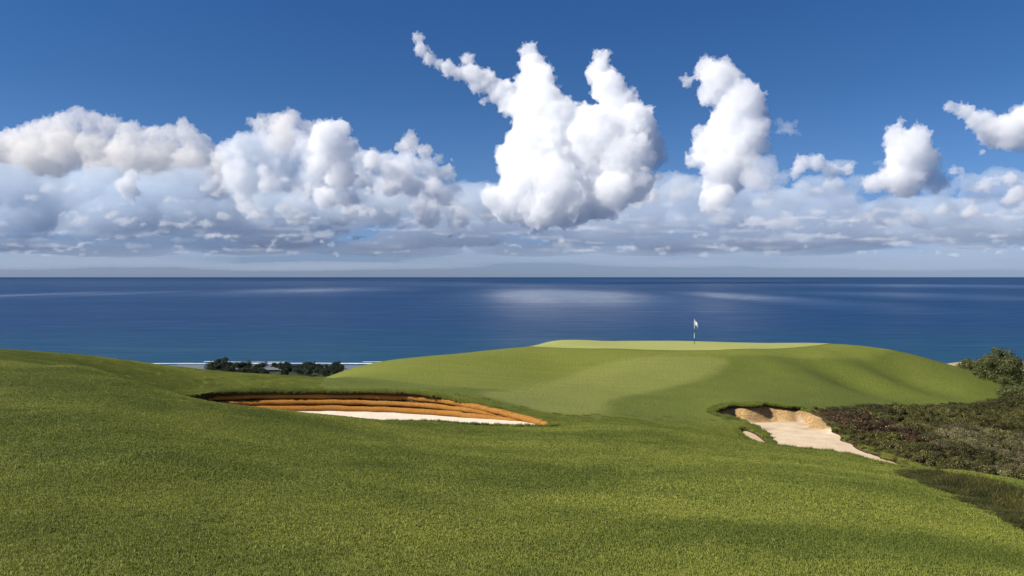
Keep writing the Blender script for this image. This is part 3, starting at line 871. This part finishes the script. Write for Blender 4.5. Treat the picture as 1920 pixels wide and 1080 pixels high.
# ------------------------------------------------------------------ trees along the beach
treeleaf = leaf_material('tree_leaf', [(0, (.010, .018, .010)), (.5, (.022, .034, .018)), (1, (.055, .07, .035))], inst=False)
def tree_meshes(seed, w, h):
    rg = np.random.RandomState(seed); cs, rs, limbs = [], [], [limb((0, 0, -.3), (rg.randn() * .3, rg.randn() * .3, h * .6), .22, .1, seed)]
    for i in range(16):
        a = rg.rand() * 6.28; q = w * .5 * math.sqrt(rg.rand()) * .8
        r = w * rg.uniform(.13, .24); z = h * rg.uniform(.42, .98) * (1 - .35 * (q / (w * .5)) ** 2) - r * .3
        cs.append((q * math.cos(a), q * math.sin(a), z)); rs.append(r)
        if i < 7: limbs.append(limb((0, 0, h * .35), cs[-1], .09, .03, seed * 31 + i))
    V, q = leaf_cloud(1500, cs, rs, .55, seed, squash=.85, shell=.3, aspect=.7)
    return (V, q), merge(limbs)
TM = []
for i, (w, h) in enumerate(((8, 6.5), (9.5, 7), (7, 5.5))):
    c, t_ = tree_meshes(60 + i, w, h); TM.append((c, t_))
protos = []
rg = np.random.RandomState(5)
spots = []
for i in range(120):
    d = rg.uniform(478, 532); u = rg.uniform(405, 640) if i > 12 else rg.uniform(395, 440)
    spots.append((u, d, rg.uniform(.6, .95) * (1.4 if i <= 5 else .82)))
cache = []
def copy_tree(root, loc, rz, s):
    r = root.copy(); sc.collection.objects.link(r); r.location = loc; r.rotation_euler = (0, 0, rz); r.scale = (s, s, s)
    for ch in list(root.children):
        c = ch.copy(); sc.collection.objects.link(c); c.parent = r
    return r
TREE_LAB = 'dark green tree in the low belt of trees along the beach'
spots += [(205, 531, .95), (222, 533, 1.0), (243, 530, .92)]
for i, (u, d, s) in enumerate(spots):
    loc = G(u, d); k = i % 3
    if i < 3:
        t = thing('coastal_tree', loc, TREE_LAB, 'tree', 'belt of dark trees along the beach')
        (V, q), (V2, F2) = TM[k]
        mesh_obj('crown', V, q, treeleaf, t); mesh_obj('trunk', V2, F2, barkm, t, smooth=True)
        t.scale = (s, s, s); t.rotation_euler = (0, 0, rg.rand() * 6.28)
        protos.append(t)
    else:
        t = copy_tree(protos[k], loc, rg.rand() * 6.28, s)
    if 3 <= i <= 5:
        t['label'] = 'tallest dark tree clump at the left end of the beach tree belt'

# ------------------------------------------------------------------ sea and surf
def sea_material():
    t = NT('sea_water')
    o = t.obj()
    sep = t.n('SeparateXYZ'); t.l(o, sep.inputs[0])
    shal = t.n('MapRange'); shal.inputs['From Min'].default_value = 540; shal.inputs['From Max'].default_value = 1000
    t.l(sep.outputs['Y'], shal.inputs['Value'])
    n_big = t.noise(1.0, 4, .6, t.mapping(o, (.0008, .0022, 1)))
    n_str = t.noise(1.0, 5, .6, t.mapping(o, (.004, .02, 1)), 1.0)
    n_far = t.noise(1.0, 4, .55, t.mapping(o, (.00012, .0004, 1)))
    deep = t.mix(n_big, (.0045, .034, .104), (.006, .041, .118))
    c = t.mix(shal.outputs[0], (.008, .055, .105), deep)
    t.col(c)
    t.set(IOR=1.33)
    # placed bands of bright cloud reflection: smoother water, raised specular
    sheen = None
    for (u, v, wu, v0, v1, k) in ((1060, 553, 270, 537, 585, 1.15), (1390, 556, 150, 541, 582, .75), (590, 544, 230, 535, 556, .7), (20, 554, 130, 541, 570, .65), (240, 550, 100, 541, 562, .5), (1700, 553, 260, 542, 570, .5), (1720, 535, 360, 530, 541, .6), (960, 533, 300, 529, 538, .4)):
        y = 60 * F / (v - HORIZ); ya, yb = 60 * F / (v1 - HORIZ), 60 * F / (v0 - HORIZ)
        mp = t.n('Mapping', vector_type='TEXTURE'); mp.inputs['Location'].default_value = ((u - 960) / F * y, y, 0); mp.inputs['Scale'].default_value = (wu / F * y, (yb - ya) / 2, 1)
        t.l(o, mp.inputs['Vector'])
        ln = t.n('VectorMath', operation='LENGTH'); t.l(mp.outputs[0], ln.inputs[0])
        g = t.math('MULTIPLY', t.ramp(ln.outputs['Value'], [(0, (1, 1, 1)), (.3, (.75, .75, .75)), (.65, (.25, .25, .25)), (1, (0, 0, 0))]), k)
        sheen = g if sheen is None else t.math('MAXIMUM', sheen, g)
    sheen = t.math('MULTIPLY', sheen, t.math('ADD', t.math('MULTIPLY', n_str, 1.3), .35))
    r = t.math('SUBTRACT', t.math('ADD', t.math('MULTIPLY', n_big, .16), t.math('ADD', t.math('MULTIPLY', n_far, .20), .32)), t.math('MULTIPLY', sheen, .34))
    r = t.math('SUBTRACT', r, t.math('MULTIPLY', t.ramp(n_str, [(.55, (0, 0, 0)), (.75, (1, 1, 1))]), .10))
    rip = t.noise(1.0, 4, .65, t.mapping(o, (.012, .09, 1), (0, 0, R(4))))
    r = t.math('ADD', r, t.math('MULTIPLY', t.math('SUBTRACT', rip, .5), .35))
    t.l(r, t.b.inputs['Roughness'])
    t.l(t.math('ADD', t.math('MULTIPLY', sheen, .75), .30), t.b.inputs['Specular IOR Level'])
    w1 = t.noise(.12, 4, .6, t.mapping(o, (.5, 1.0, 1), (0, 0, R(12)))); w2 = t.noise(.9, 3, .6, o)
    t.bump(t.math('ADD', w1, t.math('MULTIPLY', w2, .25)), .35, 1.2)
    return t.m
L = 250000
sea = mesh_obj('sea', [(-L, -3000, 0), (L, -3000, 0), (L, L, 0), (-L, L, 0)], [[0, 1, 2, 3]], sea_material())
tag(sea, kind='structure')

foam_t = NT('foam'); n = foam_t.noise(.5, 4, .7, foam_t.obj())
foam_t.col(foam_t.mix(n, (.66, .69, .71), (.46, .52, .57))); foam_t.set(Roughness=.9)
def surf_strip(y0, wid, amp, seed, x0=-400, x1=40, thr=.0):
    n = 500; xs = np.linspace(x0, x1, n); V = []; Fc = []
    k = np.zeros(n)
    mid = y0 + (vnoise(xs / 45 + seed, k) - .5) * amp + (vnoise(xs / 9 + seed, k + 3) - .5) * amp * .25
    w = np.maximum(wid * (.35 + 1.1 * vnoise(xs / 22 + seed * 3, k + 9)) * (1 + (vnoise(xs / 2.5, k + seed) - .5) * .7), .15)
    ht = .12 + .22 * vnoise(xs / 14 + 5, k + seed)
    for i in range(n):
        V += [(xs[i], mid[i] - w[i] * .5, .02), (xs[i], mid[i] - w[i] * .12, ht[i]), (xs[i], mid[i] + w[i] * .2, ht[i] * .7), (xs[i], mid[i] + w[i] * .5, .02)]
    for i in range(n - 1):
        if vnoise(np.array([xs[i] / 30 + seed * 11]), np.array([seed * 1.0]))[0] < thr: continue
        for j in range(3): Fc.append([i * 4 + j, (i + 1) * 4 + j, (i + 1) * 4 + j + 1, i * 4 + j + 1])
    return V, Fc
V, Fc = merge([surf_strip(556, 3.4, 3, 1), surf_strip(566, 1.6, 5, 3, thr=.6)])
surf = mesh_obj('surf', V, Fc, foam_t.m, smooth=True)
tag(surf, 'white line of surf breaking along the beach', 'surf', kind='stuff')
beach_t = sand_material('wet_sand', (.15, .17, .19), (.10, .125, .15), (.1, .1, .1))
xs = np.linspace(-420, 60, 120); V = []
ys = [505, 525, 538, 546]; zs = [-58.9, -59.1, -59.55, -60.05]
for xx in xs:
    for yy, zz in zip(ys, zs): V.append((xx, yy + 3 * math.sin(xx / 37), ZC + max(zz, hz(xx, yy) + .1)))
Fc = [[i * 4 + j, (i + 1) * 4 + j, (i + 1) * 4 + j + 1, i * 4 + j + 1] for i in range(len(xs) - 1) for j in range(3)]
beach = mesh_obj('beach', V, Fc, beach_t, smooth=True); attr(beach, 'wall', np.zeros(len(V))); tag(beach, kind='structure')

# ------------------------------------------------------------------ clouds: closed hulls filled with a scattering volume
def vol(name, dens, col):
    m = bpy.data.materials.new(name); m.use_nodes = True; n = m.node_tree; n.nodes.clear()
    o = n.nodes.new('ShaderNodeOutputMaterial'); v = n.nodes.new('ShaderNodeVolumePrincipled')
    v.inputs['Color'].default_value = (*col, 1); v.inputs['Density'].default_value = dens; v.inputs['Anisotropy'].default_value = 0.0
    n.links.new(v.outputs[0], o.inputs['Volume'])
    return m
_ico = bmesh.new(); bmesh.ops.create_icosphere(_ico, subdivisions=2, radius=1)
IV = np.array([v.co[:] for v in _ico.verts]); IF = np.array([[v.index for v in f.verts] for f in _ico.faces]); _ico.free()
VM = {}
def cloud_mat(kind, d):
    mfp, col = {'bright': (19, (.986, .990, .994)), 'soft': (22, (.995, .997, .999)), 'thin': (70, (1, 1, 1)), 'wisp': (28, (.95, .97, .99)), 'streak': (45, (.95, .97, 1)), 'haze': (30, (.955, .972, .988)), 'grey': (62, (.73, .82, .915)), 'veil': (120, (.69, .775, .88)), 'low': (230, (.66, .76, .88)), 'faint': (420, (.68, .76, .86)), 'cream': (30, (1, .985, .96))}[kind]  # grey and veil kinds: distance haze and shade tinted into the scattering colour
    key = (kind, d)
    if key not in VM: VM[key] = vol(kind + '_cloud', 1.0 / (mfp * d / F), col)
    return VM[key]
def cloud(name, blobs, d, kind, seed=0, vox=1.5, l1=26, l2=5, sq=(1, 1, 1), depth=.5, rough=1.0, lean=0):
    rg = np.random.RandomState(seed); S = d / F; sq = np.array(sq)
    if d < 9500 or kind == 'soft' and seed == 2: blobs = [(b[0], b[1], b[2] * 1.07) for b in blobs]
    sph = []
    for bl in blobs:
        u, v, r = bl[:3]; q = np.array(bl[3]) if len(bl) > 3 else sq
        c = np.array(((u - 960), 0, -(v - HORIZ))) + np.array((0, rg.randn() * r * depth - lean * (v - 250), 0))
        c = c * np.array((1 + c[1] / F, 1, 1 + c[1] / F)); r = r * (1 + c[1] / F)
        sph.append((c, r * .93, q))
        for k in range(l1):
            n = rg.randn(3); n /= np.linalg.norm(n); r1 = r * rg.uniform(.12, .38)
            c1 = c + n * (r * .95 - r1 * .62) * q; sph.append((c1, r1, (q + 1) / 2))
            for j in range(l2):
                n2 = rg.randn(3); n2 /= np.linalg.norm(n2); r2 = r1 * rg.uniform(.22, .5)
                sph.append((c1 + n2 * (r1 * .95) * (q + 1) / 2, r2, (q + 2) / 3))
    sph = [q for q in sph if q[1] > vox * .7]
    o0 = np.array((blobs[0][0] - 960, 0, -(blobs[0][1] - HORIZ)), float)
    V = np.concatenate([IV * r * q + c for c, r, q in sph]) - o0
    Fc = np.concatenate([IF + i * len(IV) for i in range(len(sph))])
    o = mesh_obj(name, V * S, Fc, cloud_mat(kind, d), loc=(o0[0] * S, d, ZC + o0[2] * S))
    m = o.modifiers.new('union', 'REMESH'); m.mode = 'VOXEL'; m.voxel_size = vox * S * 1.3
    for i, (sz, st, ty) in enumerate(((30, 12, 'SOFT_NOISE'), (12, 12, 'HARD_NOISE'), (4.5, 7, 'HARD_NOISE'))):
        tx = bpy.data.textures.new('billow', 'CLOUDS'); tx.noise_scale = sz * S; tx.noise_depth = 2; tx.noise_type = ty
        dm = o.modifiers.new('billow', 'DISPLACE'); dm.texture = tx; dm.strength = st * S * rough; dm.mid_level = .5; dm.texture_coords = 'LOCAL'
    m = o.modifiers.new('heal', 'REMESH'); m.mode = 'VOXEL'; m.voxel_size = vox * S
    return o

CG = 'white cumulus clouds over the sea'
central = [(992, 98, 22), (998, 122, 30), (1008, 152, 38), (985, 160, 26), (1010, 205, 58), (1045, 215, 42), (1090, 245, 45), (1128, 108, 20), (1122, 138, 30), (1142, 168, 38), (1160, 200, 44),
           (1190, 235, 46), (1208, 268, 38), (1120, 265, 75), (1005, 285, 70), (1170, 300, 62), (1080, 330, 75), (985, 345, 52), (1000, 388, 46), (1080, 385, 44), (1150, 360, 45), (938, 378, 30), (1205, 335, 30), (955, 385, 40), (1015, 398, 36), (1062, 392, 42), (920, 368, 24), (1125, 380, 40), (1185, 352, 36), (1225, 290, 28), (1040, 350, 60), (965, 300, 40),
           (784, 72, 14), (776, 66, 8), (790, 92, 17), (806, 110, 17), (824, 120, 15), (842, 128, 19), (876, 112, 17), (862, 138, 18), (886, 140, 23), (912, 152, 26), (940, 172, 28), (955, 195, 26), (905, 190, 10), (890, 165, 15)]
tag(cloud('cloud', central, 8000, 'bright', 1, 1.3, depth=.4, lean=.55), 'largest white cloud in the centre, with two towers and a thin arm reaching up left', 'cloud', CG)
head = [(1322, 130, 25), (1288, 152, 15), (1276, 148, 8), (1350, 148, 40), (1392, 190, 46), (1412, 240, 34), (1328, 178, 26), (1372, 235, 50), (1335, 275, 40), (1345, 315, 34), (1343, 350, 32), (1330, 378, 26), (1375, 290, 48), (1370, 330, 40), (1405, 265, 38), (1310, 250, 18), (1352, 368, 28), (1425, 215, 24), (1300, 300, 20)]
tag(cloud('cloud', head, 10800, 'soft', 2, 1.3, depth=.4, lean=.3), 'tall white cloud column with its top leaning left, right of the largest cloud', 'cloud', CG)
tag(cloud('cloud', [(1690, 228, 11), (1682, 262, 28), (1722, 262, 30), (1735, 300, 32), (1692, 300, 36), (1675, 335, 30), (1735, 330, 26), (1705, 282, 40), (1710, 322, 40), (1758, 342, 24), (1700, 345, 34), (1640, 345, 24)], 9000, 'soft', 3, 1.3), 'white cloud turret with a small peaked top in the right third of the sky', 'cloud', CG)
tag(cloud('cloud', [(1782, 200, 14), (1812, 212, 19), (1848, 235, 27), (1890, 245, 36), (1935, 225, 40), (1872, 262, 20), (1842, 285, 9), (1960, 250, 40), (1865, 250, 32), (1800, 205, 16), (1915, 262, 30), (1830, 226, 22)], 7600, 'soft', 4, 1.3), 'ragged white cloud reaching in from the right edge high in the sky', 'cloud', CG)
tag(cloud('cloud', [(1505, 308, 22), (1530, 305, 22), (1560, 322, 20), (1488, 330, 13), (1590, 318, 18)], 10000, 'soft', 5, 1.3), 'small lumpy white cloud between the leaning column and the peaked turret', 'cloud', CG)
tag(cloud('cloud', [(1235, 332, 14), (1212, 345, 16), (1222, 370, 20), (1195, 380, 18)], 9000, 'soft', 6, 1.3), 'small white cloud at the lower right of the largest cloud', 'cloud', CG)
tag(cloud('cloud', [(770, 268, 24), (752, 275, 16), (795, 285, 20), (822, 298, 14), (845, 298, 7)], 12500, 'cream', 7, 1.3), 'cream coloured rounded cloud head left of the largest cloud', 'cloud', CG)
tag(cloud('cloud', [(545, 222, 24), (520, 232, 28), (490, 235, 22), (470, 228, 13), (530, 260, 34), (575, 240, 22)], 13500, 'cream', 8, 1.4), 'cream cloud head with ragged top behind the left bank', 'cloud', CG)
tag(cloud('cloud', [(615, 265, 44), (640, 240, 24), (600, 240, 20), (600, 310, 30), (655, 275, 22), (640, 330, 36), (610, 370, 30), (655, 372, 24)], 11000, 'bright', 9, 1.4), 'bright white cloud tower right of the ragged cream cloud head', 'cloud', CG)
tag(cloud('cloud', [(470, 270, 30), (445, 265, 18), (490, 290, 20)], 12000, 'grey', 10, 1.4), 'blue grey cloud lump left below the ragged cream cloud head', 'cloud', CG)
tag(cloud('cloud', [(700, 300, 22), (735, 325, 30), (695, 290, 14), (770, 345, 26), (735, 350, 24), (810, 350, 24), (835, 372, 22), (690, 335, 18)], 11500, 'soft', 11, 1.4), 'lumpy white cloud below the cream rounded cloud head', 'cloud', CG)
tag(cloud('cloud', [(248, 330, 19), (238, 352, 24), (255, 360, 16), (250, 375, 12)], 9500, 'bright', 12, 1.2), 'heart shaped small white cloud in front of the grey bank at left', 'cloud', CG)
ridge = [(-60, 285, 50), (-20, 280, 44), (20, 270, 34), (55, 255, 30), (90, 240, 30), (120, 232, 28), (146, 216, 22), (146, 203, 10), (170, 228, 26), (205, 236, 26), (245, 248, 26), (285, 256, 26), (320, 250, 22), (345, 235, 18), (352, 255, 26), (380, 270, 24), (405, 290, 24),
         (0, 310, 50), (60, 300, 50), (120, 280, 50), (180, 285, 48), (240, 290, 46), (300, 295, 46), (360, 305, 44), (420, 310, 34), (90, 330, 44), (200, 330, 46), (310, 335, 44), (400, 340, 40), (-40, 340, 50), (30, 350, 46)]
tag(cloud('cloud', ridge, 16000, 'cream', 13, 1.5, 34, 6, depth=.15), 'long cream topped cloud ridge filling the upper left', 'cloud', CG)
mid = [(430, 285, 30), (460, 275, 34), (500, 280, 40), (550, 275, 42), (600, 290, 44), (640, 300, 40), (680, 305, 34), (720, 310, 32), (760, 310, 34), (800, 315, 28), (835, 325, 22), (450, 330, 44), (520, 330, 48), (590, 345, 46), (660, 350, 44), (730, 355, 40), (800, 360, 36), (850, 365, 26),
       (880, 385, 26), (910, 400, 24), (480, 385, 40), (560, 390, 40), (640, 395, 38), (720, 395, 36), (800, 400, 32), (860, 410, 26)]
tag(cloud('cloud_bank', mid, 14500, 'haze', 14, 1.5, 34, 6, depth=.2), 'broad white and blue grey cumulus bank left of the largest cloud', 'cloud bank', kind='stuff')
# grey bank under and behind them
rg = np.random.RandomState(21)
def fill(n, u0, u1, v0, v1, r0, r1, q=(1.6, 1.2, .8)):
    return [(rg.uniform(u0, u1), rg.uniform(v0, v1), rg.uniform(r0, r1), q) for _ in range(n)]
lumps = fill(46, 430, 885, 300, 412, 8, 20, (1.1, 1, .95)) + fill(16, 440, 880, 385, 420, 8, 16, (1.6, 1, .7))
tag(cloud('cloud_bank', lumps, 12800, 'soft', 15, 1.3, 14, 4), 'cluster of small white cloud heads left of the largest cloud', 'cloud bank', kind='stuff')
lumps = fill(30, -60, 430, 350, 425, 7, 17, (1.2, 1, .8))
tag(cloud('cloud_bank', lumps, 12900, 'haze', 16, 1.3, 14, 4), 'scattered pale cloud heads in front of the grey bank at far left', 'cloud bank', kind='stuff')
lumps = fill(44, 1250, 1990, 335, 420, 8, 22, (1.3, 1, .75))
tag(cloud('cloud_bank', lumps, 14000, 'haze', 17, 1.3, 14, 4), 'scattered pale cloud heads in front of the grey bank at right', 'cloud bank', kind='stuff')
bankL = fill(34, -90, 440, 325, 425, 34, 52) + fill(14, 400, 900, 370, 420, 24, 40)
tag(cloud('cloud_bank', bankL, 13600, 'grey', 31, 2.0, 16, 4), 'blue grey cloud bank under the cream ridge at left', 'cloud bank', kind='stuff')
bankR = fill(40, 1240, 1990, 335, 410, 22, 40) + fill(6, 1560, 1680, 300, 320, 12, 18, (2.4, 1.5, .6))
tag(cloud('cloud_bank', bankR, 19000, 'grey', 32, 2.2, 12, 3), 'blue grey cloud bank under the white clouds at right', 'cloud bank', kind='stuff')
veil = fill(26, -200, 950, 340, 440, 40, 60, (2.6, 4, .9)) + fill(30, 880, 2100, 370, 440, 28, 44, (3.2, 5, .9)) + fill(26, -200, 2100, 425, 462, 16, 24, (5, 8, .8))
tag(cloud('cloud_veil', veil, 27000, 'veil', 33, 3.0, 5, 0), 'thin grey cloud veil low over the whole horizon', 'cloud veil', kind='stuff')
# small puffs low over the horizon: each a thing
PUFF = [(140, 348, 11), (30, 292, 12), (14, 437, 10), (120, 400, 9), (215, 400, 12), (222, 412, 10), (255, 408, 7), (320, 372, 9), (408, 335, 14), (415, 358, 12), (480, 402, 14), (565, 402, 9), (510, 420, 6), (405, 440, 12), (430, 442, 9), (300, 432, 9),
        (610, 425, 13), (640, 432, 9), (676, 444, 10), (690, 395, 10), (735, 345, 14), (850, 440, 8), (1175, 463, 10), (1240, 465, 8), (1380, 465, 8), (1445, 472, 11), (1310, 440, 9), (1770, 392, 16), (1825, 395, 18), (1790, 320, 13), (1850, 345, 18), (1895, 335, 18), (1910, 360, 22),
        (1600, 410, 9), (1650, 425, 9), (1720, 440, 8), (1560, 440, 9), (1500, 425, 9), (1400, 420, 10), (1870, 440, 8), (60, 470, 8), (160, 455, 8), (545, 445, 8), (760, 425, 9), (930, 455, 8), (1060, 450, 8), (1880, 470, 8)]
for i, (u, v, r) in enumerate(PUFF):
    low = v > 415
    bl = [(u, v, r, (1.5, 1, .7) if low else (1, 1, 1))] + [(u + rg.uniform(-1.4, 1.4) * r, v + rg.uniform(-.2, .9) * r * (.4 if low else 1), r * rg.uniform(.4, .8), (1.6, 1, .6) if low else (1, 1, 1)) for _ in range(4)]
    c = cloud('cloud_puff', bl, 15000 if low else 10500, ('wisp' if low else 'soft') if i % 3 else 'soft', 200 + i, 1.1, 9, 4)
    tag(c, 'small pale cloud puff low over the horizon' if low else 'small white cloud puff in front of the grey bank', 'cloud', 'small cloud puffs low over the sea' if low else 'small cloud puffs before the banks')
# long thin streaks of cloud near the horizon
for u, v, r, lab in ((1478, 240, 16, 'faint grey cloud wisp right of the leaning cloud column'), (1275, 345, 26, 'faint cloud wisp at the left foot of the leaning cloud column'),
                     (1425, 325, 40, 'faint grey cloud mass at the right foot of the leaning cloud column')):
    bl = [(u, v, r)] + [(u + rg.uniform(-1.3, 1.3) * r, v + rg.uniform(-.9, .9) * r, r * rg.uniform(.4, .7)) for _ in range(5)]
    tag(cloud('cloud_wisp', bl, 9400, 'thin', 300 + int(u), 1.2, 14, 4), lab, 'cloud')
field = [(rg.uniform(-60, 1980), 478 - 72 * rg.rand() ** 1.2, rg.uniform(3.0, 8), (rg.uniform(1.0, 2.6), 1.5, rg.uniform(.6, 1))) for _ in range(170)]
tag(cloud('cloud_field', field, 22500, 'wisp', 41, 1.1, 9, 3), 'countless small pale clouds low over the horizon', 'clouds', kind='stuff')
low = fill(34, -250, 2150, 452, 474, 14, 22, (7, 10, .7))
tag(cloud('cloud_veil', low, 29000, 'low', 34, 2.6, 5, 0, rough=.5), 'faint grey blue haze of cloud just above the horizon', 'cloud veil', kind='stuff')
low = fill(46, -300, 2200, 466, 503, 9, 14, (17, 12, .8))
tag(cloud('cloud_veil', low, 42000, 'faint', 35, 2.4, 5, 0, rough=.4), 'faintest strip of cloud haze touching the horizon', 'cloud veil', kind='stuff')
streaks = [(rg.uniform(-60, 1980), rg.uniform(402, 470), rg.uniform(3, 6.5), (rg.uniform(4, 12), 4, rg.uniform(.5, .9))) for _ in range(90)]
tag(cloud('cloud_streaks', streaks, 24500, 'streak', 40, 1.2, 8, 0), 'thin flat streaks of cloud near the horizon', 'cloud streaks', kind='stuff')
